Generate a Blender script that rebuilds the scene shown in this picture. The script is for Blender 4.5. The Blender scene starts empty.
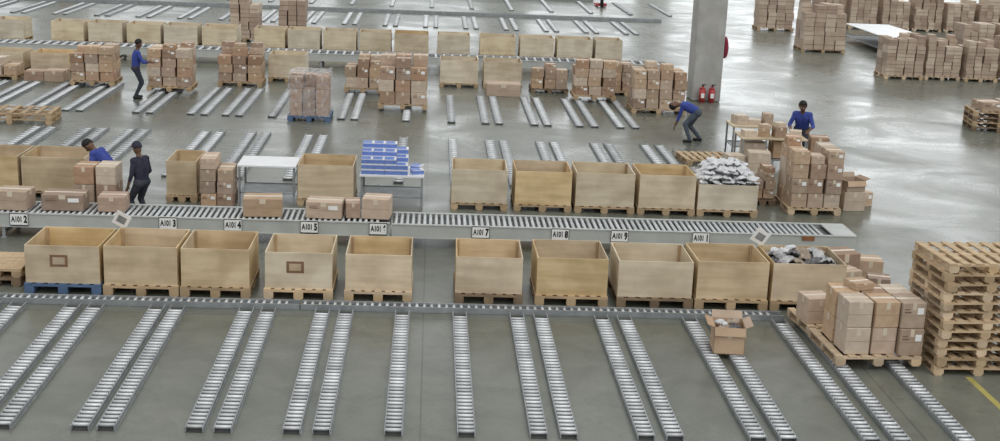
import bpy, bmesh, math, random
from mathutils import Vector, Matrix, Euler, noise
random.seed(7)
sc=bpy.context.scene
COL=sc.collection
sc.view_settings.view_transform='Standard'
sc.view_settings.look='None'

# ------------------------------------------------------------ materials
def nodemat(name, rough=.6, metal=0.0, spec=.3):
    m=bpy.data.materials.new(name); m.use_nodes=True
    nt=m.node_tree; b=nt.nodes['Principled BSDF']
    b.inputs['Roughness'].default_value=rough; b.inputs['Metallic'].default_value=metal
    b.inputs['Specular IOR Level'].default_value=spec
    return m,nt,b
def noisy(name,c1,c2,scale=(4,4,4),rough=.6,metal=0,spec=.3,obj_var=.0,detail=4,hue_var=0,stain=0):
    m,nt,b=nodemat(name,rough,metal,spec)
    tc=nt.nodes.new('ShaderNodeTexCoord'); mp=nt.nodes.new('ShaderNodeMapping'); mp.inputs['Scale'].default_value=scale
    no=nt.nodes.new('ShaderNodeTexNoise'); no.inputs['Detail'].default_value=detail; no.inputs['Scale'].default_value=1
    oi=nt.nodes.new('ShaderNodeObjectInfo')
    ad=nt.nodes.new('ShaderNodeVectorMath'); ad.operation='ADD'
    rv=nt.nodes.new('ShaderNodeMath'); rv.operation='MULTIPLY'; rv.inputs[1].default_value=37
    nt.links.new(oi.outputs['Random'],rv.inputs[0])
    nt.links.new(tc.outputs['Object'],mp.inputs['Vector']); nt.links.new(mp.outputs[0],ad.inputs[0]); nt.links.new(rv.outputs[0],ad.inputs[1])
    nt.links.new(ad.outputs[0],no.inputs['Vector'])
    r=nt.nodes.new('ShaderNodeValToRGB'); r.color_ramp.elements[0].color=(*c1,1); r.color_ramp.elements[1].color=(*c2,1)
    r.color_ramp.elements[0].position=.3; r.color_ramp.elements[1].position=.7
    nt.links.new(no.outputs['Fac'],r.inputs[0])
    out=r.outputs[0]
    if stain:
        n2=nt.nodes.new('ShaderNodeTexNoise'); n2.inputs['Scale'].default_value=2.2; n2.inputs['Detail'].default_value=4
        a2=nt.nodes.new('ShaderNodeVectorMath'); a2.operation='ADD'; nt.links.new(tc.outputs['Object'],a2.inputs[0]); nt.links.new(rv.outputs[0],a2.inputs[1]); nt.links.new(a2.outputs[0],n2.inputs['Vector'])
        r2=nt.nodes.new('ShaderNodeValToRGB'); r2.color_ramp.elements[0].position=.35; r2.color_ramp.elements[0].color=(1-stain,1-stain*1.15,1-stain*1.3,1); r2.color_ramp.elements[1].position=.6
        nt.links.new(n2.outputs['Fac'],r2.inputs[0])
        mx=nt.nodes.new('ShaderNodeMix'); mx.data_type='RGBA'; mx.blend_type='MULTIPLY'; mx.inputs[0].default_value=1
        nt.links.new(out,mx.inputs[6]); nt.links.new(r2.outputs[0],mx.inputs[7]); out=mx.outputs[2]
    if obj_var>0:
        mr=nt.nodes.new('ShaderNodeMapRange'); mr.inputs['To Min'].default_value=1-obj_var; mr.inputs['To Max'].default_value=1+obj_var
        nt.links.new(oi.outputs['Random'],mr.inputs['Value'])
        hs=nt.nodes.new('ShaderNodeHueSaturation'); nt.links.new(mr.outputs[0],hs.inputs['Value']); nt.links.new(out,hs.inputs['Color'])
        if hue_var:
            fr=nt.nodes.new('ShaderNodeMath'); fr.operation='FRACT'; nt.links.new(rv.outputs[0],fr.inputs[0])
            m3=nt.nodes.new('ShaderNodeMapRange'); m3.inputs['To Min'].default_value=1-hue_var; m3.inputs['To Max'].default_value=1+hue_var
            nt.links.new(fr.outputs[0],m3.inputs['Value']); nt.links.new(m3.outputs[0],hs.inputs['Saturation'])
        out=hs.outputs[0]
    nt.links.new(out,b.inputs['Base Color'])
    return m
PLY=noisy('plywood',(.58,.45,.275),(.76,.615,.41),(1.0,1.0,9),.6,obj_var=.12,detail=7,hue_var=.22,stain=.2)
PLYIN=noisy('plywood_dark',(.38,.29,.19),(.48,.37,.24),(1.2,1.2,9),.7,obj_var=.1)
PLYPALE=noisy('plywood_pale',(.63,.54,.39),(.79,.70,.54),(1.2,1.2,9),.6,obj_var=.1,hue_var=.22,stain=.18)
PALW=noisy('pallet_wood',(.36,.26,.155),(.54,.40,.25),(3,12,3),.7,obj_var=.15)
PALL=noisy('pallet_new_wood',(.46,.34,.215),(.68,.53,.36),(3,12,3),.7,obj_var=.18,hue_var=.15)
PALB=noisy('pallet_blue_paint',(.07,.12,.22),(.12,.19,.32),(3,12,3),.6)
PALD=noisy('pallet_old_wood',(.17,.12,.08),(.30,.22,.14),(3,12,3),.8,obj_var=.15)
CART=noisy('cardboard',(.44,.32,.225),(.54,.41,.30),(3,3,3),.8,obj_var=.2,spec=.15,hue_var=.2)
CARTD=noisy('cardboard_reddish',(.37,.255,.185),(.46,.33,.245),(3,3,3),.8,obj_var=.2,spec=.15,hue_var=.2)
CARTP=noisy('cardboard_pale',(.54,.44,.35),(.64,.54,.43),(3,3,3),.7,obj_var=.12,spec=.2)
TAPE=noisy('packing_tape',(.64,.55,.42),(.72,.63,.50),(2,2,2),.35,spec=.5)
SEAM=noisy('carton_seam',(.18,.12,.085),(.22,.15,.11),(2,2,2),.8)
STEEL=noisy('galvanised_steel',(.26,.28,.29),(.38,.40,.41),(6,6,6),.5,metal=.3,spec=.5)
ROLL=noisy('roller_steel',(.60,.62,.63),(.76,.78,.79),(3,3,3),.42,metal=.3,spec=.5,obj_var=.2)
ROLG=noisy('roller_steel_dull',(.50,.52,.52),(.64,.66,.66),(3,3,3),.42,metal=.3,spec=.5,obj_var=.1)
GREYP=noisy('conveyor_paint',(.44,.46,.44),(.52,.54,.52),(3,3,3),.5,spec=.4)
DARKM=noisy('dark_steel_and_gap_shade',(.045,.045,.045),(.07,.07,.07),(5,5,5),.6)  # dark steel of the braces; also colours the shade sheet between rollers
PANM=noisy('pan_steel',(.12,.12,.12),(.17,.17,.17),(5,5,5),.6)
WHITE=noisy('white_laminate',(.74,.75,.76),(.82,.83,.84),(3,3,3),.4)
PLATE=noisy('tag_white',(.88,.89,.88),(.93,.94,.93),(3,3,3),.5)
BLACK=noisy('black_print',(.012,.012,.012),(.02,.02,.02),(3,3,3),.6)
BLUEB=noisy('blue_print',(.13,.21,.52),(.19,.29,.66),(3,3,3),.5)
RED=noisy('red_paint',(.38,.035,.045),(.46,.06,.06),(3,3,3),.45,spec=.4)
REDC=noisy('red_canvas',(.26,.03,.06),(.34,.05,.08),(8,8,8),.8)
ORNG=noisy('orange_brown_print',(.24,.10,.04),(.30,.14,.06),(8,8,8),.7)
BROWNP=noisy('brown_patch',(.20,.11,.06),(.26,.15,.09),(6,6,6),.7)
BAGW=noisy('plastic_white',(.56,.57,.59),(.78,.79,.80),(9,9,9),.4,spec=.4)
BAGG=noisy('plastic_grey',(.36,.36,.37),(.56,.56,.56),(9,9,9),.4,spec=.4)
BAGD=noisy('plastic_dark',(.09,.09,.10),(.19,.185,.19),(9,9,9),.5,spec=.4)
BAGT=noisy('packet_tan',(.30,.24,.19),(.42,.35,.28),(9,9,9),.6,spec=.3)
SKIN=noisy('skin_brown',(.13,.07,.045),(.17,.095,.06),(5,5,5),.55)
HAIR=noisy('hair_black',(.01,.009,.008),(.02,.018,.016),(20,20,20),.6)
SHB=noisy('cloth_blue',(.035,.055,.25),(.06,.09,.35),(6,6,6),.85)
SHD=noisy('cloth_navy',(.02,.022,.04),(.045,.045,.07),(6,6,6),.85)
TRD=noisy('cloth_trouser_dark',(.03,.035,.05),(.06,.065,.08),(6,6,6),.9)
TRG=noisy('cloth_trouser_grey',(.06,.075,.10),(.10,.12,.15),(6,6,6),.9)
SHOE=noisy('shoe_black',(.015,.015,.015),(.03,.03,.03),(6,6,6),.5)
CONC=noisy('column_concrete',(.38,.38,.365),(.50,.50,.48),(2.2,2.2,1.4),.75,detail=8,stain=.12)
YEL=noisy('yellow_line_paint',(.36,.31,.09),(.46,.40,.13),(4,4,4),.6)
EYEW=noisy('eye_white',(.7,.7,.7),(.75,.75,.75),(4,4,4),.3)

WRAP,nt,b=nodemat('stretch_film',.3,0,.6); b.inputs['Base Color'].default_value=(.74,.72,.74,1)
no=nt.nodes.new('ShaderNodeTexNoise'); no.inputs['Scale'].default_value=3.5; no.inputs['Distortion'].default_value=2.5
tc=nt.nodes.new('ShaderNodeTexCoord'); nt.links.new(tc.outputs['Object'],no.inputs['Vector'])
mr=nt.nodes.new('ShaderNodeMapRange'); mr.inputs['From Min'].default_value=.35; mr.inputs['From Max'].default_value=.65; mr.inputs['To Min'].default_value=.1; mr.inputs['To Max'].default_value=.38
nt.links.new(no.outputs['Fac'],mr.inputs['Value']); nt.links.new(mr.outputs[0],b.inputs['Alpha'])
bu=nt.nodes.new('ShaderNodeBump'); bu.inputs['Strength'].default_value=.4; nt.links.new(no.outputs['Fac'],bu.inputs['Height']); nt.links.new(bu.outputs[0],b.inputs['Normal'])

def floor_mat():
    m,nt,b=nodemat('floor_concrete',.4,0,.5)
    tc=nt.nodes.new('ShaderNodeTexCoord')
    def N(s,d=6,r=.6,dist=0):
        n=nt.nodes.new('ShaderNodeTexNoise'); n.inputs['Scale'].default_value=s; n.inputs['Detail'].default_value=d; n.inputs['Roughness'].default_value=r; n.inputs['Distortion'].default_value=dist
        nt.links.new(tc.outputs['Object'],n.inputs['Vector']); return n
    n1=N(.2,6,.6); n2=N(1.7,9,.65,.6); n3=N(.35,5,.6,.8); n4=N(7,6,.7,1.5)
    r=nt.nodes.new('ShaderNodeValToRGB'); e=r.color_ramp.elements
    e[0].position=.3; e[0].color=(.140,.148,.120,1); e[1].position=.7; e[1].color=(.212,.220,.184,1)
    nt.links.new(n1.outputs['Fac'],r.inputs[0])
    def mul(a,bb,f=1):
        mx=nt.nodes.new('ShaderNodeMix'); mx.data_type='RGBA'; mx.blend_type='MULTIPLY'; mx.inputs[0].default_value=f
        nt.links.new(a,mx.inputs[6]); nt.links.new(bb,mx.inputs[7]); return mx.outputs[2]
    def ramp(src,c,p0,p1):
        q=nt.nodes.new('ShaderNodeValToRGB'); q.color_ramp.elements[0].color=(c,c,c,1); q.color_ramp.elements[0].position=p0;q.color_ramp.elements[1].position=p1
        nt.links.new(src,q.inputs[0]); return q.outputs[0]
    o=mul(r.outputs[0],ramp(n2.outputs['Fac'],.70,.36,.6),.75)
    o=mul(o,ramp(n4.outputs['Fac'],.76,.34,.46),.7)
    br=nt.nodes.new('ShaderNodeTexBrick'); br.offset=0; br.inputs['Scale'].default_value=1; br.inputs['Brick Width'].default_value=6; br.inputs['Row Height'].default_value=6; br.inputs['Mortar Size'].default_value=.012
    br.inputs['Color1'].default_value=(1,1,1,1); br.inputs['Color2'].default_value=(.93,.93,.93,1); br.inputs['Mortar'].default_value=(.6,.6,.6,1)
    nt.links.new(tc.outputs['Object'],br.inputs['Vector'])
    o=mul(o,br.outputs[0])
    nt.links.new(o,b.inputs['Base Color'])
    mr=nt.nodes.new('ShaderNodeMapRange'); mr.inputs['From Min'].default_value=.35; mr.inputs['From Max'].default_value=.65; mr.inputs['To Min'].default_value=.2; mr.inputs['To Max'].default_value=.4
    nt.links.new(n3.outputs['Fac'],mr.inputs['Value']); nt.links.new(mr.outputs[0],b.inputs['Roughness'])
    return m

# ------------------------------------------------------------ helpers
def bx(bm,x0,x1,y0,y1,z0,z1,mi=0):
    vs=[bm.verts.new(v) for v in ((x0,y0,z0),(x1,y0,z0),(x1,y1,z0),(x0,y1,z0),(x0,y0,z1),(x1,y0,z1),(x1,y1,z1),(x0,y1,z1))]
    for f in ((3,2,1,0),(4,5,6,7),(0,1,5,4),(1,2,6,5),(2,3,7,6),(3,0,4,7)):
        fc=bm.faces.new([vs[i] for i in f]); fc.material_index=mi
def cyl(bm,p0,p1,r0,r1=None,n=12,mi=0):
    if r1 is None: r1=r0
    p0=Vector(p0);p1=Vector(p1); d=(p1-p0); q=d.to_track_quat('Z','Y')
    A=[];B=[]
    for i in range(n):
        a=2*math.pi*i/n; c=Vector((math.cos(a),math.sin(a),0))
        A.append(bm.verts.new(p0+q@(c*r0))); B.append(bm.verts.new(p1+q@(c*r1)))
    for i in range(n):
        f=bm.faces.new((A[i],A[(i+1)%n],B[(i+1)%n],B[i])); f.material_index=mi; f.smooth=True
    f=bm.faces.new(A[::-1]); f.material_index=mi
    f=bm.faces.new(B); f.material_index=mi
def fin(bm,name,mats):
    me=bpy.data.meshes.new(name); bm.to_mesh(me); bm.free()
    for m in mats: me.materials.append(m)
    return me
def boxes(name,lst,mats):
    bm=bmesh.new()
    for b in lst: bx(bm,*b)
    return fin(bm,name,mats)
def top(name,data,loc,rz=0,label='',cat='',group=None,scale=None,rot=None):
    o=bpy.data.objects.new(name,data); COL.objects.link(o)
    o.location=loc; o.rotation_euler=rot if rot else (0,0,rz)
    if scale: o.scale=scale
    o['label']=label; o['category']=cat
    if group: o['group']=group
    if data is None: o.empty_display_size=.2
    return o
def child(name,data,par,loc=(0,0,0),rot=(0,0,0),scale=None):
    o=bpy.data.objects.new(name,data); COL.objects.link(o); o.parent=par; o.location=loc; o.rotation_euler=rot
    if scale: o.scale=scale
    return o
def struct(name,data,loc=(0,0,0)):
    o=bpy.data.objects.new(name,data); COL.objects.link(o); o.location=loc; o['kind']='structure'; return o

# ------------------------------------------------------------ setting
struct('floor',boxes('floor',[(-60,75,-5,110,-.2,0,0)],[floor_mat()]))
WALLM=noisy('wall_paint',(.5,.5,.49),(.56,.56,.55),(1,1,1),.8)
struct('wall_back',boxes('wall_back',[(-60,75,109.6,110,0,27,0)],[WALLM]))
def glaz(s):
    GL,nt,b=nodemat('daylight_glazing',.3); b.inputs['Emission Color'].default_value=(.95,.98,1,1); b.inputs['Emission Strength'].default_value=s
    b.inputs['Base Color'].default_value=(.8,.85,.9,1); return GL
for i,(x,w_,s) in enumerate([(-52,7,1.0),(-40,7,1.0),(-28,8,1.0),(-16,8,1.2),(-4,8,1.3),(8,9,1.3),(20,13,1.9),(36,14,2.2),(53,18,2.0)]):
    struct('window_%d'%(i+1),boxes('window',[(x,x+w_,109.45,109.58,1.5,25,0)],[glaz(s)]))
struct('trim_1',boxes('floor_line',[(7.31,7.40,8,16.1,0.0005,.003,0)],[YEL]))

# ------------------------------------------------------------ roller tracks
TW=.21
def roller_mesh(L,r,n=10):
    bm=bmesh.new(); cyl(bm,(-L/2,0,0),(L/2,0,0),r,n=n); return fin(bm,'roller',[ROLL])
ROLLER=roller_mesh(TW-.03,.0215)
def rail_mesh(L):
    return boxes('side_rail',[(-.007,.007,0,L,.0,.062,0),(-.007,.016,0,L,.0,.006,0)],[STEEL])
BR=boxes('cross_brace',[(-TW/2+.011,TW/2-.011,-.02,.02,.0,.012,0)],[DARKM])
GAPSHADE={}
RM={}
TRK=[]
def track(x,y0,y1,detail,group,label):
    L=round(y1-y0,2); TRK.append((x,y0,y1))
    e=top('roller_track',None,(x,y0,0),0,label,'roller track',group)
    if L not in RM:
        RM[L]=rail_mesh(L); GAPSHADE[L]=boxes('gap_shade_sheet',[(-TW/2+.01,TW/2-.01,0.0,L,.001,.008,0)],[DARKM])  # dark sheet under the rollers, paints the floor shadow seen in the gaps
    child('side_rail',RM[L],e,(-TW/2+.007,0,0)); child('side_rail',RM[L],e,(TW/2-.007,0,0)); child('gap_shade_sheet',GAPSHADE[L],e)
    pitch=.112
    if detail:
        n=int((L-.1)/pitch)
        for i in range(n): child('roller',ROLLER,e,(0,.06+i*pitch,.052))
        for k in range(4): child('cross_brace',BR,e,(0,.3+k*(L-.6)/3,0.008))
    else:
        key=('r',L)
        if key not in RM:
            bm=bmesh.new(); pp=.22 if y0<50 else .4; nn=int((L-.1)/pp); rr=.032 if y0<50 else .042
            for i in range(nn): cyl(bm,(-TW/2+.016,.08+i*pp,.04),(TW/2-.016,.08+i*pp,.04),rr,n=6)
            for s in (-1,1): bx(bm,s*(TW/2-.018)-.003,s*(TW/2-.018)+.003,.02,L-.02,.03,.05)
            RM[key]=fin(bm,'roller_bed',[ROLL])
        child('roller_bed',RM[key],e)
def lift(x0,x1,y0,y1):
    for (tx,a,b_) in TRK:
        if x0-TW/2<tx<x1+TW/2 and a<y1 and b_>y0: return .0755
    return 0
front=[-6.95,-6.6,-6.18,-5.83,-5.05,-4.72,-3.85,-3.56,-2.57,-2.25,-1.47,-1.13,-.31,.53,1.37,1.72,2.62,2.96,3.94,4.30,5.29,5.66,6.44]
for x in front: track(x,13.85,18.2,True,'front floor roller tracks','galvanised steel floor roller track with silver rollers on concrete')
for x in [-9.4,-9.05,-8.2,-7.85,-7.2,-6.85,-5.4,-5.05,-4.3,-3.95,-2.9,-2.55,-.6,.6,1.5,1.85,2.75,3.1,4.1,4.45,5.35,5.72]:
    track(x,26.6,31.6,False,'roller tracks behind the crate row','galvanised floor roller track behind open wooden crates')
for x in [-12.6,-12.25,-11.7,-11.35,-10.5,-10.15,-9.4,-9.05,-7.6,-7.25,-6.2,-5.85,-5.3,-4.95,-4.1,-2.3,-1.95,-.6,.6,1.5,1.86,2.8,3.15,4.0,4.4,5.1,5.5]:
    track(x,33.8,38.4,False,'roller tracks near carton stacks','galvanised floor roller track beside stacked carton pallets')
for i in range(17):
    x=-19.5+i*1.75
    for dx in (0,.45): track(x+dx,56.5,61.5,False,'far floor roller tracks','galvanised floor roller track on pale shiny concrete')
for i in range(18):
    x=-22+i*2.0
    track(x,65.5,72,False,'far floor roller tracks','galvanised floor roller track on pale shiny concrete')
def cross_rail(x0,x1,y,w,h,pitch,detail,group,label,r=.03,name='roller_rail'):
    L=x1-x0
    e=top(name,None,(x0,y,0),0,label,'conveyor rail',group)
    rm=boxes('side_rail',[(0,L,-.012,.012,0,h+.015,0),(0,L,-.012,.03,0,.006,0)],[STEEL])
    child('side_rail',rm,e,(0,.012,0)); child('side_rail',rm,e,(0,w-.012,0))
    n=int((L-.06)/pitch)
    bm=bmesh.new(); cyl(bm,(0,.03,0),(0,w-.03,0),r,n=10); me=fin(bm,'roller',[ROLL])
    if detail:
        child('gap_shade_sheet',boxes('gap_shade_sheet',[(0,L,.02,w-.02,.001,.006,0)],[DARKM]),e)  # same dark sheet, shade between the rail rollers put in as colour
        for i in range(n): child('roller',me,e,(.05+i*pitch,0,h-r+.01))
    else:
        bm=bmesh.new()
        for i in range(n): cyl(bm,(.05+i*pitch,.03,h-r),(.05+i*pitch,w-.03,h-r),r,n=6)
        bx(bm,.02,L-.02,.03,.04,h-r-.01,h-r+.01);bx(bm,.02,L-.02,w-.04,w-.03,h-r-.01,h-r+.01)
        child('roller_bed',fin(bm,'roller_bed',[ROLL]),e)
for a,b_ in ((-9.0,-1.82),(-1.8,5.4)):
    cross_rail(a,b_,18.26,.22,.075,.11,True,'low cross rail','low galvanised roller rail in front of wooden crates',r=.024)
cross_rail(-22,11,62.2,.35,.12,.25,False,None,'long low galvanised roller rail across pale floor',.05)
cross_rail(-22,9,73,.9,.5,.3,False,None,'long grey roller conveyor across pale floor',.06)

# ------------------------------------------------------------ waist conveyors
def text_mesh(s,size,off=.0035):
    c=bpy.data.curves.new('lettering','FONT'); c.body=s; c.size=size; c.align_x='CENTER'; c.align_y='CENTER'; c.extrude=.0005; c.offset=off
    o=bpy.data.objects.new('tmp',c); COL.objects.link(o)
    dg=bpy.context.evaluated_depsgraph_get(); dg.update()
    me=bpy.data.meshes.new_from_object(o.evaluated_get(dg)); me.name='tag_lettering'
    bpy.data.objects.remove(o); me.materials.clear(); me.materials.append(BLACK); return me
def conveyor(x0,x1,y0,y1,h,pitch,detail,label,endcap=0):
    e=top('roller_conveyor',None,(x0,y0,0),0,label,'conveyor','roller conveyor line')
    L=x1-x0;w=y1-y0
    sf=boxes('side_frame',[(0,L,0,.03,h-.24,h,0),(0,L,-.012,.05,h-.012,h+.006,0),(0,L,-.012,.0,h-.24,h-.225,0)],[GREYP])
    sb=boxes('side_frame',[(0,L,w-.03,w,h-.24,h,0),(0,L,w-.05,w+.012,h-.012,h+.006,0)],[GREYP])
    child('side_frame',sf,e); child('side_frame',sb,e)
    leg=boxes('leg',[(-.025,.025,0,.05,0,h-.24,0),(-.025,.025,w-.05,w,0,h-.24,0),(-.02,.02,.05,w-.05,.06,.1,0),(-.05,.05,-.02,.07,0,.01,0),(-.05,.05,w-.07,w+.02,0,.01,0)],[STEEL])
    n=max(2,int(L/1.6))
    for i in range(n+1): child('leg',leg,e,(.1+i*(L-.2)/n,0,0))
    bm=bmesh.new(); cyl(bm,(0,.03,0),(0,w-.03,0),.029,n=10); me=fin(bm,'roller',[ROLG])
    N=int((L-.1-endcap)/pitch)
    if detail:
        for i in range(N): child('roller',me,e,(.06+i*pitch,0,h-.028))
    else:
        bm=bmesh.new()
        for i in range(N): cyl(bm,(.06+i*pitch,.03,h-.028),(.06+i*pitch,w-.03,h-.028),.045,n=6)
        bx(bm,.03,L-.03,.03,.04,h-.04,h-.02);bx(bm,.03,L-.03,w-.04,w-.03,h-.04,h-.02)
        child('roller_bed',fin(bm,'roller_bed',[ROLL]),e)
    child('belt_pan',boxes('belt_pan',[(0,L,.03,w-.03,h-.08,h-.065,0)],[PANM]),e)
    if endcap:
        child('end_plate',boxes('end_plate',[(L-endcap,L+.02,.0,w,h-.01,h+.012,0),(L,L+.02,0,w,h-.25,h,0)],[GREYP]),e)
    return e
CH=.43
CL=conveyor(-10.5,-.62,21.75,22.6,CH,.1,True,'long grey steel roller conveyor with silver rollers and tags')
CR=conveyor(-.58,7.55,21.7,22.55,CH,.1,True,'long grey steel roller conveyor with plain end plate',.4)
conveyor(-22,8.1,43.4,44.4,.45,.28,False,'grey steel roller conveyor beside pale wooden crates')
tags=[(-6.9,'2',CL,-10.5),(-4.4,'3',CL,-10.5),(-3.3,'4',CL,-10.5),(-2.0,'5',CL,-10.5),(-.82,'6',CL,-10.5),(.95,'7',CR,-.58),(2.33,'8',CR,-.58),(3.37,'9',CR,-.58),(4.8,'1',CR,-.58)]
pl=boxes('tag_plate',[(-.155,.155,-.006,0,-.11,.11,0)],[PLATE])
brd=boxes('tag_border',[(-.155,.155,-.002,0,.095,.11,0),(-.155,.155,-.002,0,-.11,-.095,0),(-.155,-.147,-.002,0,-.095,.095,0),(.147,.155,-.002,0,-.095,.095,0)],[BLACK])
for X,t,c,x0 in tags:
    p=child('location_tag',pl,c,(X-x0,-.016,CH-.10)); p['label']='white tag with black code lettering'
    child('tag_lettering',text_mesh('A101',.1),p,(-.035,-.008,0),(math.pi/2,0,0),(.84,1.35,1))
    child('tag_lettering',text_mesh(t,.15,.008),p,(.108,-.008,0),(math.pi/2,0,0),(.72,1.1,1))
    child('tag_border',brd,p,(0,-.0065,0))
pls=boxes('side_clip',[(-.11,.11,-.006,0,-.03,.05,0)],[ORNG])
p=child('side_clip',pls,CR,(7.28,-.016,CH-.06)); p['label']='small orange-brown clip on the conveyor side'

# ------------------------------------------------------------ pallets
PM={}
def pallet(x,y,w=1.1,d=1.1,mat=PALW,rz=0,z=0,label='wooden pallet of slatted boards under a crate',group='pallets under crates',h=.14):
    key=(round(w,2),round(d,2),mat.name,h)
    if key not in PM:
        nb=7; bw=.105
        t=[(-w/2+i*(w-bw)/(nb-1),-w/2+i*(w-bw)/(nb-1)+bw,-d/2,d/2,h-.02,h,0) for i in range(nb)]
        t+= [(-w/2,w/2,c-.05,c+.05,h-.042,h-.02,0) for c in (-d/2+.05,0,d/2-.05)]
        st=[(-.05,.05,-d/2,d/2,0,.02,0)]+[(-.07,.07,cy-.05,cy+.05,.02,h-.042,0) for cy in (-d/2+.05,0,d/2-.05)]
        PM[key]=(boxes('top_deck',t,[mat]),boxes('stringer',st,[mat]))
    e=top('pallet',None,(x,y,z),rz,label,'pallet',group)
    child('top_deck',PM[key][0],e)
    for cx in (-w/2+.07,0,w/2-.07): child('stringer',PM[key][1],e,(cx,0,0))
    return e
# ------------------------------------------------------------ crates
CM={}
def crate(x,y,w,d,h,z=.14,rz=0,mat=PLY,label='open plywood crate on a wooden pallet',group='open plywood crates',patch=False):
    key=(round(w,2),round(d,2),round(h,2),mat.name)
    if key not in CM:
        t=.018
        fr=boxes('front_panel',[(-w/2,w/2,0,t,0,h,0)],[mat])
        en=boxes('end_panel',[(0,t,-d/2+t,d/2-t,0,h,0)],[mat])
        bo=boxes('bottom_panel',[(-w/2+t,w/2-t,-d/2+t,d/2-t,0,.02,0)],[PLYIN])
        ba=boxes('corner_batten',[(-.02,.02,-.02,.02,.02,h-.01,0)],[PALW])
        CM[key]=(fr,en,bo,ba)
    fr,en,bo,ba=CM[key]; t=.018
    e=top('wooden_crate',None,(x,y,z),rz,label,'crate',group)
    child('front_panel',fr,e,(0,-d/2,0)); child('back_panel',fr,e,(0,d/2-t,0))
    child('end_panel',en,e,(-w/2,0,0)); child('end_panel',en,e,(w/2-t,0,0)); child('bottom_panel',bo,e)
    for sx in (-1,1):
        for sy in (-1,1): child('corner_batten',ba,e,(sx*(w/2-t-.02),sy*(d/2-t-.02),0))
    if patch:
        q=child('brown_patch',boxes('brown_patch',[(-.13,.13,-.004,0,-.09,.09,0),(-.09,.09,-.006,-.004,-.055,.055,1)],[BROWNP,PALL]),e,(-.05,-d/2,h*.6)); q['label']='square brown printed patch'
    return e
A=[(-5.92,-4.80,'blue'),(-4.77,-3.66,''),(-3.64,-2.60,''),(-2.40,-1.37,'new'),(-1.20,-.18,'new'),(.46,1.50,''),(1.68,2.79,''),(2.93,4.10,''),(4.13,5.26,''),(5.30,6.46,'')]
for i,(a,b_,k) in enumerate(A):
    w=b_-a; x=(a+b_)/2
    pm={'blue':PALB,'new':PALL,'':PALW}[k]
    if i in (5,7): pm=PALD
    pallet(x,18.72+.55,w,1.1,pm,0,0,'blue painted wooden pallet under a plywood crate' if k=='blue' else 'slatted wooden pallet under an open plywood crate',h=.165)
    crate(x,18.75+.55,w-.03,1.06,.58+random.uniform(-.02,.03),.165,random.uniform(-.012,.012),PLYPALE if i in (3,7) else PLY,patch=(i in (0,3)),
      label='open plywood crate with a brown printed patch' if i in (0,3) else 'open tan plywood crate on a wooden pallet')
B=[(-8.95,-7.75),(-7.72,-6.5),(-5.0,-4.4),(-2.50,-1.40),(.47,1.58),(1.70,2.83),(2.89,4.07),(4.13,5.27),(5.31,6.52)]
for i,(a,b_) in enumerate(B):
    w=b_-a; x=(a+b_)/2
    pallet(x,24.55+.55,w,1.1,random.choice((PALW,PALD,PALW)))
    crate(x,24.55+.55,w-.03,1.06,.66 if b_<6 else .5,.14,random.uniform(-.015,.015),PLYPALE if i in (4,6,8) else PLY,label='open tan plywood crate beside the roller conveyor')
for a,b_ in [(-12.1,-10.95),(-4.95,-3.8),(.3,1.5),(1.65,2.85),(-13.4,-12.3)]:
    w=b_-a; x=(a+b_)/2
    pallet(x,40.5,w,1.1,PALW); crate(x,40.5,w-.03,1.06,.7 if a>-12 else .5,.14,0,random.choice((PLY,PLYPALE)),label='open plywood crate behind floor roller tracks')
for p0,p1 in [(-16.4,-15.5),(-15.5,-14.4),(-13.5,-12.3),(-12.2,-10.95),(-10.85,-9.6),(-9.55,-8.3),(-8.2,-6.9),(-6.35,-5.2),(-5.15,-3.95),(-3.9,-2.65),(-2.6,-1.4),(-1.35,-.05),(.2,1.45),(1.75,3.1),(3.2,4.5),(4.55,5.9),(5.95,7.0)]:
    a=p0; b_=p1; w=b_-a-.05; x=(a+b_)/2
    pallet(x,47.6,w,1.1,PALW); crate(x,47.6,w-.02,1.08,.66,.14,0,PLYPALE if random.random()<.9 else PLY,label='pale plywood crate behind a roller conveyor',group='pale crates beyond the conveyor')

# ------------------------------------------------------------ cartons
def carton_mesh(nm,mat,tape,mark=False):
    bm=bmesh.new(); bx(bm,-.5,.5,-.5,.5,0,1,0)
    bmesh.ops.bevel(bm,geom=bm.edges[:],offset=.022,segments=1,affect='EDGES')
    bx(bm,-.5,.5,-.08,.08,1.0,1.004,1)
    bx(bm,-.505,-.5,-.07,.07,.72,1.0,1); bx(bm,.5,.505,-.07,.07,.72,1.0,1)
    bx(bm,-.08,.08,-.506,-.5,.72,1.0,1)
    bx(bm,-.5,.5,-.503,-.5,.495,.505,2)
    if mark:
        bx(bm,.14,.4,-.507,-.5,.55,.8,3)
        bx(bm,-.4,-.12,-.507,-.5,.60,.66,2);bx(bm,-.4,-.18,-.507,-.5,.72,.76,2)
    return fin(bm,nm,[mat,tape,SEAM,PLATE])
CB=[carton_mesh('carton',CART,TAPE),carton_mesh('carton',CART,TAPE,True),carton_mesh('carton',CARTD,TAPE),carton_mesh('carton',CARTP,TAPE),carton_mesh('carton',CARTD,TAPE,True)]
NC=[0]
FARBM=bmesh.new()
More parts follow.
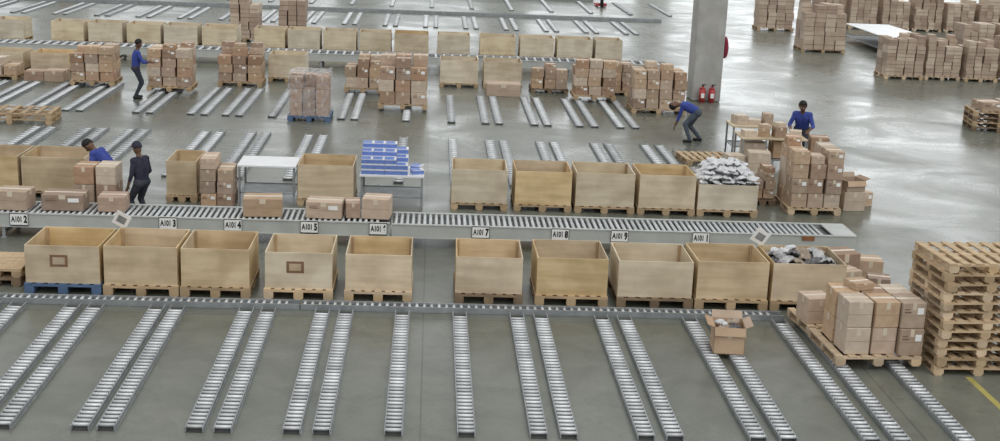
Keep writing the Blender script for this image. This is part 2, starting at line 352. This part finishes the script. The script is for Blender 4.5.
def carton(x,y,z,w,d,h,rz=0,v=None,label='closed brown cardboard carton with packing tape',group='brown cartons'):
    if y>44:
        n0=len(FARBM.verts)
        bx(FARBM,-w/2,w/2,-d/2,d/2,0,h,random.choice((0,0,1,2)))
        bx(FARBM,-w/2,w/2,-d/2-.004,-d/2,h*.47,h*.52,3)
        FARBM.verts.ensure_lookup_table()
        M=Matrix.Translation((x,y,z))@Matrix.Rotation(rz,4,'Z')
        for q in range(n0,len(FARBM.verts)): FARBM.verts[q].co=M@FARBM.verts[q].co
        return None
    NC[0]+=1
    me=CB[random.choice((0,0,1,2,3,4)) if v is None else v]
    return top('carton',me,(x,y,z),rz,label,'cardboard box',group,scale=(w,d,h))
def stack(x0,x1,y0,y1,z0,h,nx,ny,nz,group,label,v=None,drop=0.0,jit=.02,extra=0):
    w=(x1-x0)/nx; d=(y1-y0)/ny; hh=h/nz
    for i in range(nx):
        for j in range(ny):
            n=nz; r_=random.random()
            if r_<drop: n-=1
            hv=1 if r_<drop else 1-random.uniform(0,.22)
            for k in range(n):
                hk=hh*(hv if k==n-1 else 1)
                carton(x0+w*(i+.5)+random.uniform(-jit,jit)*.4,y0+d*(j+.5)+random.uniform(-jit,jit)*.4,z0+k*hh,w-.03,d-.03,hk-.004,random.uniform(-jit,jit)*1.2,v,label,group)
            if random.random()<extra:
                carton(x0+w*(i+.5),y0+d*(j+.5),z0+(n-1)*hh+hh*hv,w*.8,d*.75,hh*.55,random.uniform(-.25,.25),v,label,group)
def pstack(x0,x1,y0,dep,h,nx,ny,nz,mat=PALW,v=None,drop=.3,group='cartons stacked on pallets',label='brown carton stacked on a wooden pallet',extra=.2):
    z=lift(x0,x1,y0,y0+dep)
    pallet((x0+x1)/2,y0+dep/2,x1-x0,dep,mat,0,z,'wooden pallet loaded with stacked brown cartons','pallets under cartons')
    stack(x0+.02,x1-.02,y0+.02,y0+dep-.02,.14+z,h-.14,nx,ny,nz,group,label,v,drop,.045,extra)
pstack(-10.3,-9.05,37.6,1.1,1.15,3,2,4)
pstack(-8.0,-6.75,37.0,1.1,1.22,3,2,4)
pstack(-6.3,-5.0,38.8,1.1,1.15,3,2,4)
pstack(-2.5,-1.4,37.9,1.1,1.05,3,2,3)
pstack(-1.4,-.05,35.3,1.1,1.45,3,2,4,drop=.1,extra=0)
pstack(3.1,4.25,39.4,1.0,.75,3,2,2,PALD)
pstack(4.25,5.5,37.9,1.1,1.2,3,2,4)
pstack(5.75,7.3,36.3,1.1,1.25,4,2,4)
pstack(5.5,6.6,39.4,1.1,1.0,3,1,3)
pstack(-13.3,-12.1,38.6,1.0,.45,3,1,1)
stack(1.7,2.75,38.5,39.3,0,.4,1,1,1,'brown cartons','wide brown carton on the floor rollers',0)
stack(-11.9,-10.7,38.5,39.2,0,.35,2,1,1,'brown cartons','brown carton on the concrete floor')
# wrapped pallet
pallet(-3.1,33.95,1.1,1.1,PALB,0,0,'blue pallet under film-wrapped cartons','pallets under cartons')
stack(-3.60,-2.60,33.45,34.45,.14,1.05,3,2,3,'film-wrapped cartons','brown carton in a film-wrapped stack',2,.2,.0)
bm=bmesh.new()
def wpanel(p,u,v_,n,amp=.012):
    nu=nv=9; g=[[None]*(nv+1) for _ in range(nu+1)]
    for i in range(nu+1):
        for j in range(nv+1):
            q=Vector(p)+Vector(u)*(i/nu)+Vector(v_)*(j/nv); q+=Vector(n)*abs(noise.noise(q*5))*amp*3
            g[i][j]=bm.verts.new(q)
    for i in range(nu):
        for j in range(nv): bm.faces.new((g[i][j],g[i+1][j],g[i+1][j+1],g[i][j+1]))
wpanel((-.53,-.53,0),(1.06,0,0),(0,0,1.08),(0,-1,0)); wpanel((.53,-.53,0),(0,1.06,0),(0,0,1.08),(1,0,0)); wpanel((-.53,.53,0),(0,-1.06,0),(0,0,1.08),(-1,0,0)); wpanel((.53,.53,0),(-1.06,0,0),(0,0,1.08),(0,1,0)); wpanel((-.53,-.53,1.08),(1.06,0,0),(0,1.06,0),(0,0,1),.04)
bmesh.ops.remove_doubles(bm,verts=bm.verts[:],dist=.04)
top('stretch_wrap',fin(bm,'stretch_wrap',[WRAP]),(-3.1,33.95,.14),0,'cloudy translucent plastic stretch film around a carton stack','plastic wrap')
pstack(-7.55,-6.45,49.4,1.1,1.7,3,1,5)
pstack(-6.1,-5.0,52.5,1.1,1.7,3,1,4)
pstack(-17.6,-16.3,62.8,1.0,.6,2,1,2)
pstack(-18.9,-17.9,62.8,1.0,.45,2,1,1,PALD)
# right-hand side stocks
pstack(15.2,16.9,60.3,1.1,1.9,4,1,5)
pstack(15.1,16.9,52.4,1.3,1.95,4,2,5)
for k,(a,b_) in enumerate([(16.1,17.5),(17.6,18.9),(19.0,20.2),(20.4,21.7)]):
    pstack(a,b_,45.2+.15*(k%2),1.2,1.45,4,2,5,PALL,drop=.4)
for k in range(6): pstack(18.6+k*1.6,20.0+k*1.6,62.5,1.2,1.7,4,1,5,PALL)
for k in range(4): pstack(22.6+k*1.6,24.0+k*1.6,54.5,1.2,1.2,4,1,3,PALL)
pstack(7.22,8.3,24.9,1.1,1.32,3,2,4,PALL,drop=.15,extra=.3)
pstack(6.62,7.15,25.6,.7,.7,2,1,3,PALD,extra=.5)
carton(8.68,25.55,.0,.46,.46,.4,.1,3); carton(9.05,25.9,.0,.3,.3,.3,.3,1)
# cartons row B left
stack(-6.28,-5.52,22.85,23.4,0,1.05,2,1,3,'cartons beside the crate row','brown carton stacked beside plywood crates',None,.0)
stack(-4.32,-3.68,24.3,25.0,0,.95,2,1,4,'cartons beside the crate row','brown carton stacked beside plywood crates',None,.3)
for x,w,h,v in [(-8.3,.5,.34,0),(-7.08,.55,.33,0),(-6.24,.70,.28,4),(-5.42,.46,.26,2),(-2.84,.66,.32,0),(-1.76,.62,.29,1),(-1.29,.25,.27,2),(-.86,.48,.36,0)]:
    carton(x,22.2+random.uniform(-.05,.05),CH+.006,w,.46,h,random.uniform(-.1,.1),v,'brown carton resting on the roller conveyor','cartons on the conveyor')
carton(6.85,20.35,0,.5,.45,.55,.2,2); carton(7.35,20.4,0,.42,.4,.42,-.1,0); carton(6.78,19.8,0,.4,.35,.4,.35,0);carton(7.3,19.7,0,.35,.35,.32,-.25,2)
for k in range(2): pallet(-6.45,19.5,.75,.9,(PALD,PALW)[k],.02*k,.14*k)
# front right pallet with cartons (rests on the roller tracks)
LZ=.0755
pallet(6.13,16.82,1.2,1.15,PALL,.05,LZ,'pale wooden pallet loaded with brown cartons','pallets under cartons')
pallet(5.98,17.9,1.0,.85,PALL,.1,LZ,'pale wooden pallet beside carton pile','pallets under cartons')
Z0=.14+LZ
for i,x in enumerate((5.85,6.22,6.58)):
    for k in range(2):
        carton(x,16.53+random.uniform(-.02,.02),Z0+k*.38,.34,.42,(.375,.36)[k],.05+random.uniform(-.04,.04),(3,0,1)[i],'pale brown taped carton stacked on a pale pallet','cartons on the pale pallet')
for i,x in enumerate((5.82,6.19,6.55)):
    for k in range(2):
        carton(x,17.0,Z0+k*.37,.34,.42,.365,.04+random.uniform(-.04,.04),(0,4,3)[i],'pale brown taped carton stacked on a pale pallet','cartons on the pale pallet')
carton(6.03,17.0,Z0+.74,.3,.3,.1,.3,0,'brown carton with tape stacked on a pale pallet','cartons on the pale pallet')
carton(5.68,17.75,Z0,.38,.4,.38,.15,0,'brown carton leaning by the loaded pallet');carton(6.15,17.75,Z0,.4,.4,.45,.1,3)
def open_carton(x,y,z,w,d,h,rz,label):
    e=top('open_carton',None,(x,y,z),rz,label,'cardboard box')
    t=.008
    child('carton_body',boxes('carton_body',[(-w/2,w/2,-d/2,-d/2+t,0,h,0),(-w/2,w/2,d/2-t,d/2,0,h,0),(-w/2,-w/2+t,-d/2,d/2,0,h,0),(w/2-t,w/2,-d/2,d/2,0,h,0),(-w/2,w/2,-d/2,d/2,0,t,0),(-.03,.03,-d/2-.003,-d/2,h*.6,h,1)],[CART,TAPE]),e)
    fy=d*.28; fx=w*.26
    f=boxes('flap',[(-w/2,w/2,-fy,0,0,t,0)],[CART]); child('flap',f,e,(0,-d/2,h),(1.2,0,0))
    f=boxes('flap',[(-w/2,w/2,0,fy,0,t,0)],[CART]); child('flap',f,e,(0,d/2,h),(.9,0,0))
    f=boxes('flap',[(-fx,0,-d/2,d/2,0,t,0)],[CART]); child('flap',f,e,(-w/2,0,h),(0,.3,0))
    f=boxes('flap',[(0,fx,-d/2,d/2,0,t,0)],[CART]); child('flap',f,e,(w/2,0,h),(0,-.4,0))
open_carton(4.2,16.78,.08,.42,.42,.38,-.1,'open brown carton holding mixed items on roller tracks')
open_carton(8.66,25.55,.402,.42,.4,.22,.25,'open brown carton with flaps on top of another carton')
for i in range(12):
    pallet(7.52+random.uniform(-.03,.03),16.74+random.uniform(-.04,.04),1.25,1.1,random.choice((PALL,PALL,PALL,PALW)),random.uniform(-.04,.04)+.04,i*.13,'pale wooden pallet in a tall pallet stack','stacked empty pallets',h=.13)
for i in range(4): pallet(16.0,35.6,1.5,1.1,PALW if i%2 else PALD,-.15,i*.14,'worn wooden pallet in a low stack','low pallet stack')
stack(15.4,16.7,35.2,36.0,.56,.3,2,1,1,'brown cartons','brown carton on a low pallet stack')
pallet(6.55,29.9,1.15,1.0,PALW,.1,0,'empty wooden pallet on the floor near a bending worker','pallets under cartons')
for i in range(2): pallet(-10.25,32.4,2.0,1.1,PALW,.05,i*.14,'empty wooden pallet on concrete','low pallet stack')

# ------------------------------------------------------------ tables
def table(x,y,w,d,h,label,mat=WHITE):
    e=top('work_table',None,(x,y,0),0,label,'table')
    child('table_top',boxes('table_top',[(-w/2,w/2,-d/2,d/2,h-.03,h,0)],[mat]),e)
    lg=boxes('leg',[(-.02,.02,-.02,.02,0,h-.03,0)],[STEEL])
    for sx in (-1,1):
        for sy in (-1,1): child('leg',lg,e,(sx*(w/2-.04),sy*(d/2-.04),0))
    child('stretcher',boxes('stretcher',[(-w/2+.04,w/2-.04,-d/2+.02,-d/2+.05,.2,.23,0),(-w/2+.04,w/2-.04,d/2-.05,d/2-.02,.2,.23,0),(-w/2+.03,w/2-.03,-d/2+.05,d/2-.05,.2,.215,0)],[STEEL]),e)
    return e
table(-3.08,25.0,1.12,.9,.76,'white topped steel work table beside plywood crates')
table(-.68,25.0,1.24,.95,.64,'steel table carrying stacked blue and white boxes')
def smallbox():
    bm=bmesh.new(); bx(bm,-.5,.5,-.5,.5,0,1,0); bx(bm,-.5,.5,-.505,-.5,.14,.86,1); bx(bm,-.5,.3,-.5,.45,1.0,1.01,1); bx(bm,-.505,-.5,-.5,.5,.14,.86,1)
    return fin(bm,'small_box',[WHITE,BLUEB])
SB=smallbox()
for r in range(3):
    for c in range(4):
        n=3+(r>0)+(r==2)-(c==3)
        for k in range(n):
            top('small_product_box',SB,(-1.16+c*.224,24.68+r*.26,.641+k*.105),random.uniform(-.02,.02),'small blue and white printed box stacked on a table','product box','blue and white boxes on the table',scale=(.22,.25,.104))
for x,y,a in ((-.2,24.75,.3),(-.2,25.15,-.4)):
    top('small_product_box',SB,(x,y,.641),a,'small blue and white printed box lying loose on a table','product box','blue and white boxes on the table',scale=(.22,.2,.1))
table(8.0,29.6,1.55,.85,.72,'pale topped packing table with small boxes',PLYPALE)
table(7.9,31.1,1.1,.8,.72,'pale topped table behind a packing table',PLYPALE)
def sh(*a): carton(*a,'small carton among clutter on a packing table','cartons on the packing table')
T=.721
sh(7.45,29.5,T,.3,.3,.14,.1,3);sh(7.82,29.55,T,.26,.3,.2,-.3,0);sh(8.17,29.5,T,.28,.3,.24,.05,2);sh(8.55,29.5,T,.28,.3,.16,-.3,3);sh(8.16,29.5,T+.241,.22,.22,.1,.4,3);sh(7.82,29.55,T+.201,.22,.2,.08,.5,1)
sh(7.6,31.1,T,.3,.35,.22,.3,3);sh(7.97,31.1,T,.3,.3,.12,-.2,3);sh(8.28,31.1,T,.2,.3,.28,.1,0);sh(7.6,29.6,.231,.5,.5,.35,.0,3);sh(8.3,29.6,.231,.55,.5,.4,.0,0)
carton(7.0,28.9,0,.4,.4,.4,.2,3);carton(7.55,28.8,0,.5,.4,.5,-.1,3)
carton(9.1,29.5,0,.46,.46,.42,.05,0);carton(9.12,29.5,.42,.42,.42,.34,-.12,2); carton(9.0,28.4,0,.5,.5,.45,.1,0); carton(8.3,28.5,0,.45,.4,.35,.3,3)
table(19.4,54.8,2.0,5.5,.75,'long white topped table on shiny floor')
sgn=boxes('paper_sign',[(-.12,.12,-.004,.004,-.12,.12,0),(-.07,.07,-.006,-.004,-.06,.06,1)],[PLATE,STEEL])
top('paper_sign',sgn,(-4.73,19.84,.88),label='small tilted white paper sign on a crate corner',cat='sign',rot=(.2,.5,0))
top('paper_sign',sgn,(5.35,19.84,.88),label='small tilted white paper sign on a crate corner',cat='sign',rot=(.2,.5,0))
# hand pallet truck far away
e=top('hand_pallet_truck',None,(9.0,69.5,0),0,'dark hand pallet truck with red frame on pale floor','pallet truck')
child('forks',boxes('forks',[(-.27,-.11,0,1.2,.05,.12,0),(.11,.27,0,1.2,.05,.12,0),(-.27,.27,-.15,0,.05,.2,0)],[RED]),e)
bm=bmesh.new(); cyl(bm,(0,-.2,.1),(0,-.2,.55),.09,n=10); cyl(bm,(0,-.2,.5),(0,-.55,1.2),.025,n=8); cyl(bm,(-.18,-.55,1.2),(.18,-.55,1.2),.03,n=8); child('handle',fin(bm,'handle',[BLACK]),e)
bm=bmesh.new(); cyl(bm,(-.07,-.2,.1),(.07,-.2,.1),.1,n=14); child('wheel',fin(bm,'wheel',[BLACK]),e)
# ------------------------------------------------------------ crumpled bags and packets
def bag_mesh(seed,mat):
    bm=bmesh.new(); bmesh.ops.create_icosphere(bm,subdivisions=3,radius=.115)
    for v in bm.verts:
        n=noise.noise(v.co*16+Vector((seed,0,0)))*.05+noise.noise(v.co*34+Vector((0,seed,0)))*.03
        v.co+=v.co.normalized()*n; v.co.z*=.7
    return fin(bm,'plastic_bag',[mat])
def packet_mesh(seed,mat,w=.24,d=.18,t=.035):
    bm=bmesh.new(); bmesh.ops.create_grid(bm,x_segments=7,y_segments=6,size=.5)
    for v in bm.verts:
        e_=max(abs(v.co.x),abs(v.co.y))*2
        v.co=Vector((v.co.x*w,v.co.y*d,(1-e_**3)*t+noise.noise(Vector((v.co.x*6,v.co.y*6,seed)))*.04))
    bmesh.ops.solidify(bm,geom=bm.faces[:],thickness=.018)
    return fin(bm,'plastic_packet',[mat])
BG=[bag_mesh(1,BAGW),bag_mesh(2,BAGW),bag_mesh(3,BAGD),bag_mesh(4,BAGW),bag_mesh(5,BAGG)]
PK=[packet_mesh(1.3,BAGW),packet_mesh(5.1,BAGW),packet_mesh(9.7,BAGG),packet_mesh(3.3,BAGD),packet_mesh(7.7,BAGT),packet_mesh(11.7,BAGW,.28,.2)]
def heap(x0,x1,y0,y1,zs,choice,label,group,meshes=None,sp=.245,tilt=0):
    for L_,(z,inset) in enumerate(zs):
        a0=x0+inset;a1=x1-inset;c0=y0+inset;c1=y1-inset
        nx=max(1,round((a1-a0)/sp)); ny=max(1,round((c1-c0)/sp))
        for i in range(nx):
            for j in range(ny):
                rot=(random.uniform(-tilt,tilt),random.uniform(-tilt,tilt),random.uniform(0,6))
                top('plastic_packet' if meshes else 'plastic_bag',(meshes or BG)[random.choice(choice)],(a0+(a1-a0)*(i+.5)/nx+random.uniform(-.02,.02),c0+(c1-c0)*(j+.5)/ny+random.uniform(-.02,.02),z+random.uniform(-.015,.02)),0,label,'plastic packet' if meshes else 'plastic bag',group,rot=rot)
heap(5.40,6.43,24.68,25.52,[(.27,.05),(.45,.05)],(0,1,3,3,4),'crumpled white plastic bag heaped in a crate','white plastic heaped in a crate')
heap(5.34,6.49,24.62,25.58,[(.57,.04),(.66,.0),(.75,.0),(.84,.06),(.92,.14),(1.0,.26)],(0,1,0,5,1,2),'small crumpled grey-white plastic packet heaped in a crate','white packets heaped in a crate',PK,.24,.4)
heap(5.42,6.34,18.88,19.72,[(.30,.04),(.46,.04)],(2,4,4,2,4,0),'crumpled dark or grey plastic bag in a crate','dark and white bags in a crate')
heap(5.37,6.39,18.83,19.77,[(.58,.03),(.66,.03),(.74,.08),(.80,.2)],(3,2,2,0,4,4,3),'flat grey, tan or dark packet in a crate','mixed packets in a crate',PK,.24,.4)
for i in range(4):
    top('plastic_packet',PK[(4,3,0,4)[i]],(4.12+(i%2)*.15,16.72+(i//2)*.14,.40+.02*i),0,'small crumpled packet inside an open carton','plastic packet','packets in the open carton',scale=(.75,.75,1),rot=(.3,.2*i-.3,i))
for i in range(2): top('plastic_bag',BG[4 if i else 2],(4.12+i*.15,16.78,.2),i,'crumpled bag inside an open carton','plastic bag','packets in the open carton',scale=(.6,.8,1))
# ------------------------------------------------------------ column + extinguishers
c=top('concrete_column',None,(8.4,39.3,0),0,'grey square mottled concrete column with red fire gear','column')
bm=bmesh.new(); bx(bm,-.44,.44,-.44,.44,0,9); bmesh.ops.bevel(bm,geom=bm.edges[:],offset=.03,segments=1,affect='EDGES')
child('column_shaft',fin(bm,'column_shaft',[CONC]),c)
def extinguisher():
    bm=bmesh.new(); cyl(bm,(0,0,0),(0,0,.4),.095,n=14); cyl(bm,(0,0,.4),(0,0,.47),.095,.03,n=14); bx(bm,-.05,.05,-.098,-.09,.14,.28,1)
    me=fin(bm,'cylinder_body',[RED,PLATE])
    bm=bmesh.new(); cyl(bm,(0,0,.47),(0,0,.52),.025,n=8); bx(bm,-.02,.1,-.015,.015,.52,.545,0); cyl(bm,(.02,0,.5),(.11,0,.3),.012,n=6)
    return me,fin(bm,'valve_handle',[BLACK])
eb,ev=extinguisher()
for x in (8.24,8.53):
    e=top('fire_extinguisher',None,(x,38.70,0),0,'red fire extinguisher standing at the column foot','fire extinguisher','fire extinguishers')
    child('cylinder_body',eb,e); child('valve_handle',ev,e)
bm=bmesh.new(); bmesh.ops.create_icosphere(bm,subdivisions=3,radius=1)
for v in bm.verts: v.co=Vector((.54+v.co.x*.1*(1-.2*v.co.z),-.1+v.co.y*.15,1.62+v.co.z*.33))
q=child('hose_bag',fin(bm,'hose_bag',[REDC]),c); q['label']='long dull red canvas bag hanging from the column'
child('strap',boxes('strap',[(.44,.55,-.115,-.085,1.9,1.94,0)],[BLACK]),q)

# ------------------------------------------------------------ people
def capsule(bm,p0,p1,r0,r1):
    cyl(bm,p0,p1,r0,r1,n=14)
    for p,r in ((p0,r0),(p1,r1)):
        bmesh.ops.create_icosphere(bm,subdivisions=2,radius=r*1.005,matrix=Matrix.Translation(p))
def ik(a,b,l1,l2,pole):
    a=Vector(a);b=Vector(b); d=b-a; L=min(d.length,(l1+l2)*.999); dn=d.normalized(); b=a+dn*L
    x=(l1*l1-l2*l2+L*L)/(2*L); h=math.sqrt(max(0,l1*l1-x*x))
    p=Vector(pole); p=(p-dn*p.dot(dn)).normalized()
    return a+dn*x+p*h,b
def person(loc,rz,pelvis,neck,head,hands,feet,mats,label,cap=False,long_hair=False,scale=1):
    segs=[]
    P=Vector(pelvis);N=Vector(neck);Hd=Vector(head)
    up=(N-P).normalized()
    mid=P.lerp(N,.55)
    hl,hr=P+Vector((-.09,0,-.02)),P+Vector((.09,0,-.02))
    sl,sr=N+Vector((-.17,0,0))-up*.05,N+Vector((.17,0,0))-up*.05
    S=lambda p,q,a,b_,r:segs.append((Vector(p),Vector(q),a,b_,r))
    S(hl,hr,.115,.115,'t'); S(P+up*.06+Vector((-.05,0,0)),mid+Vector((-.06,0,0)),.11,.12,'s');S(P+up*.06+Vector((.05,0,0)),mid+Vector((.06,0,0)),.11,.12,'s')
    S(mid+Vector((-.06,0,0)),N-up*.12+Vector((-.08,0,0)),.12,.115,'s');S(mid+Vector((.06,0,0)),N-up*.12+Vector((.08,0,0)),.12,.115,'s')
    S(sl,sr,.075,.075,'s'); S(N-up*.03,N.lerp(Hd,.6),.06,.05,'k')
    for sgn_,h,sh_ in ((-1,hands[0],sl),(1,hands[1],sr)):
        el,wr=ik(sh_,h,.29,.26,(sgn_*.5,-.6,-.6))
        S(sh_,el,.062,.046,'s'); S(el,el.lerp(wr,.45),.046,.04,'s'); S(el.lerp(wr,.45),wr,.037,.027,'k')
        d=(wr-el).normalized(); side=d.cross(Vector((0,0,1)));
        side=side.normalized() if side.length>.1 else Vector((1,0,0)); nrm=side.cross(d)
        pe=wr+d*.085
        for o_ in (-.022,0,.022): S(wr+side*o_*.6,pe+side*o_,.017,.014,'k')
        for q,(o_,l) in enumerate(((-.033,.062),(-.011,.078),(.011,.082),(.033,.072))):
            a=pe+side*o_; m_=a+d*l*.55-nrm*.008; S(a,m_,.0105,.0095,'k'); S(m_,m_+(d*.8-nrm*.6)*l*.5,.0095,.008,'k')
        a=wr+d*.03+side*.03*(-sgn_); S(a,a+(d*.6+side*.7*(-sgn_))*.05,.013,.011,'k'); S(a+(d*.6+side*.7*(-sgn_))*.05,a+(d*.6+side*.7*(-sgn_))*.05+d*.035,.011,.009,'k')
    for sgn_,f,hp in ((-1,feet[0],hl),(1,feet[1],hr)):
        an=Vector(f)+Vector((0,0,.085)); kn,an=ik(hp,an,.43,.42,(sgn_*.1,1,0))
        S(hp,kn,.098,.066,'t'); S(kn,an,.064,.045,'t')
        S(an+Vector((0,-.03,-.04)),an+Vector((0,.15,-.05)),.045,.036,'f')
    hd=(Hd-N).normalized()
    S(Hd-hd*.03,Hd+hd*.05,.083,.092,'h'); fwd=Vector((0,1,0)); fwd=(fwd-hd*fwd.dot(hd)).normalized(); sd=fwd.cross(hd)
    S(Hd-hd*.075+fwd*.03,Hd-hd*.02+fwd*.03,.05,.07,'h')
    S(Hd+fwd*.085+hd*.01,Hd+fwd*.108-hd*.02,.012,.016,'h')
    for s in (-1,1): S(Hd+sd*s*.088-hd*.015,Hd+sd*s*.092+hd*.02,.014,.016,'h')
    bm=bmesh.new()
    for s in segs: capsule(bm,*s[:4])
    me=bpy.data.meshes.new('tmp'); bm.to_mesh(me); bm.free()
    o=bpy.data.objects.new('tmp',me); COL.objects.link(o)
    r=o.modifiers.new('r','REMESH'); r.mode='VOXEL'; r.voxel_size=.010
    s=o.modifiers.new('s','SMOOTH'); s.iterations=2
    dg=bpy.context.evaluated_depsgraph_get(); dg.update()
    body=bpy.data.meshes.new_from_object(o.evaluated_get(dg))
    bpy.data.objects.remove(o)
    body.materials.clear()
    idx={'k':0,'h':0,'s':1,'t':2,'f':3}
    for m in (SKIN,mats[0],mats[1],SHOE): body.materials.append(m)
    for f in body.polygons:
        c_=f.center; best=9;bi=0
        for (p,q,a,b_,r_) in segs:
            pq=q-p; t=max(0,min(1,(c_-p).dot(pq)/max(1e-9,pq.length_squared))); dd=(c_-(p+pq*t)).length-(a+(b_-a)*t)
            if dd<best: best=dd;bi=idx[r_]
        f.material_index=bi; f.use_smooth=True
    body.name='person_body'
    e=top('person',None,loc,rz,label,'person',scale=(scale,)*3)
    child('body',body,e)
    M=Matrix((sd,fwd,hd)).transposed().to_4x4(); M.translation=Hd
    bm=bmesh.new(); bmesh.ops.create_icosphere(bm,subdivisions=3,radius=1)
    dl=[v for v in bm.verts if (v.co.z<-.1 and v.co.y>-.1) or (v.co.y>.55 and v.co.z<.45) or v.co.z<(-1.1 if long_hair else -.5)]
    bmesh.ops.delete(bm,geom=dl,context='VERTS')
    for v in bm.verts: v.co=Vector((v.co.x*.104,v.co.y*.112-.004,v.co.z*.118+.035))
    bmesh.ops.solidify(bm,geom=bm.faces[:],thickness=.008)
    hm=fin(bm,'hair',[HAIR if not cap else SHD])
    for f in hm.polygons:f.use_smooth=True
    ho=child('cap' if cap else 'hair',hm,e); ho.matrix_local=M
    if cap:
        bm=bmesh.new(); bx(bm,-.06,.06,.09,.17,.055,.065,0); k=child('cap_brim',fin(bm,'cap_brim',[SHD]),e); k.matrix_local=M
    bm=bmesh.new(); bmesh.ops.create_icosphere(bm,subdivisions=2,radius=.012); em=fin(bm,'eye',[EYEW,BLACK])
    for f in em.polygons:
        if f.center.y>.008: f.material_index=1
    for s in (-1,1):
        k=child('eye',em,e); k.matrix_local=M@Matrix.Translation((s*.033,.087,.012))
    bm=bmesh.new(); bx(bm,-.024,.024,.088,.094,-.055,-.047,0)
    k=child('mouth',fin(bm,'mouth',[BROWNP]),e); k.matrix_local=M
    return e
person((-8.1,36.15,0),-1.2,(0,0,.88),(0,.06,1.36),(0,.1,1.55),((-.2,.42,1.0),(.2,.42,1.05)),((-.12,.02,0),(.12,-.05,0)),(SHB,TRD),'person in blue shirt and dark trousers standing beside cartons',scale=.97)
person((-5.1,23.0,0),1.0,(0,0,.86),(0,.05,1.35),(0,.11,1.53),((-.25,.14,.78),(.24,.24,.86)),((-.12,.03,0),(.12,-.03,0)),(SHD,TRD),'person in dark jacket and cap standing beside conveyor',cap=True,scale=.88)
person((-5.95,24.1,0),1.35,(0,-.05,.72),(0,.25,1.05),(0,.38,1.13),((-.2,.45,.72),(.2,.45,.75)),((-.12,-.02,0),(.12,.1,0)),(SHB,TRD),'person in blue shirt bending behind stacked cartons and crate')
person((6.75,32.3,0),1.35,(0,-.05,.80),(0,.38,.98),(0,.56,.93),((-.16,.5,.42),(.18,.5,.4)),((-.17,.1,0),(.17,-.15,0)),(SHB,TRG),'person in blue shirt and grey trousers bending down over the floor',scale=.97)
person((8.97,30.45,0),2.75,(0,-.05,.76),(0,.14,1.17),(0,.25,1.34),((-.22,.42,.80),(.22,.42,.80)),((-.12,0,0),(.12,0,0)),(SHB,TRD),'person in blue shirt leaning over a packing table')
o=top('carton_stacks',fin(FARBM,'carton_stacks',[CART,CARTD,CARTP,SEAM]),(0,0,0),0,'many brown cardboard cartons stacked on distant pallets','cardboard boxes'); o['kind']='stuff'

# ------------------------------------------------------------ light + world
w=bpy.data.worlds.new('world'); sc.world=w; w.use_nodes=True
bg=w.node_tree.nodes['Background']; bg.inputs['Color'].default_value=(.97,.985,1,1); bg.inputs['Strength'].default_value=.70
sl=bpy.data.lights.new('skylight_sun','SUN'); sl.energy=1.05; sl.angle=1.2; sl.color=(1,.985,.95)
so=bpy.data.objects.new('skylight_sun',sl); COL.objects.link(so); so.rotation_euler=(math.radians(30),math.radians(15),0)

# ------------------------------------------------------------ camera
H=6.2;f=1300.0;p=math.atan(338/f);ps=math.atan(79/f*math.cos(p));th=0.042
F=Vector((math.sin(ps)*math.cos(p),math.cos(ps)*math.cos(p),-math.sin(p)))
R0=Vector((math.cos(ps),-math.sin(ps),0));U0=R0.cross(F)
R=R0*math.cos(th)+U0*math.sin(th);U=-R0*math.sin(th)+U0*math.cos(th)
cam=bpy.data.cameras.new('camera'); cam.sensor_width=36; cam.lens=f*36/1000; cam.clip_end=500
co=bpy.data.objects.new('camera',cam); COL.objects.link(co)
M=Matrix((R,U,-F)).transposed().to_4x4(); M.translation=(0,0,H); co.matrix_world=M
sc.camera=co
print('cartons',NC[0],'objects',len(bpy.data.objects))
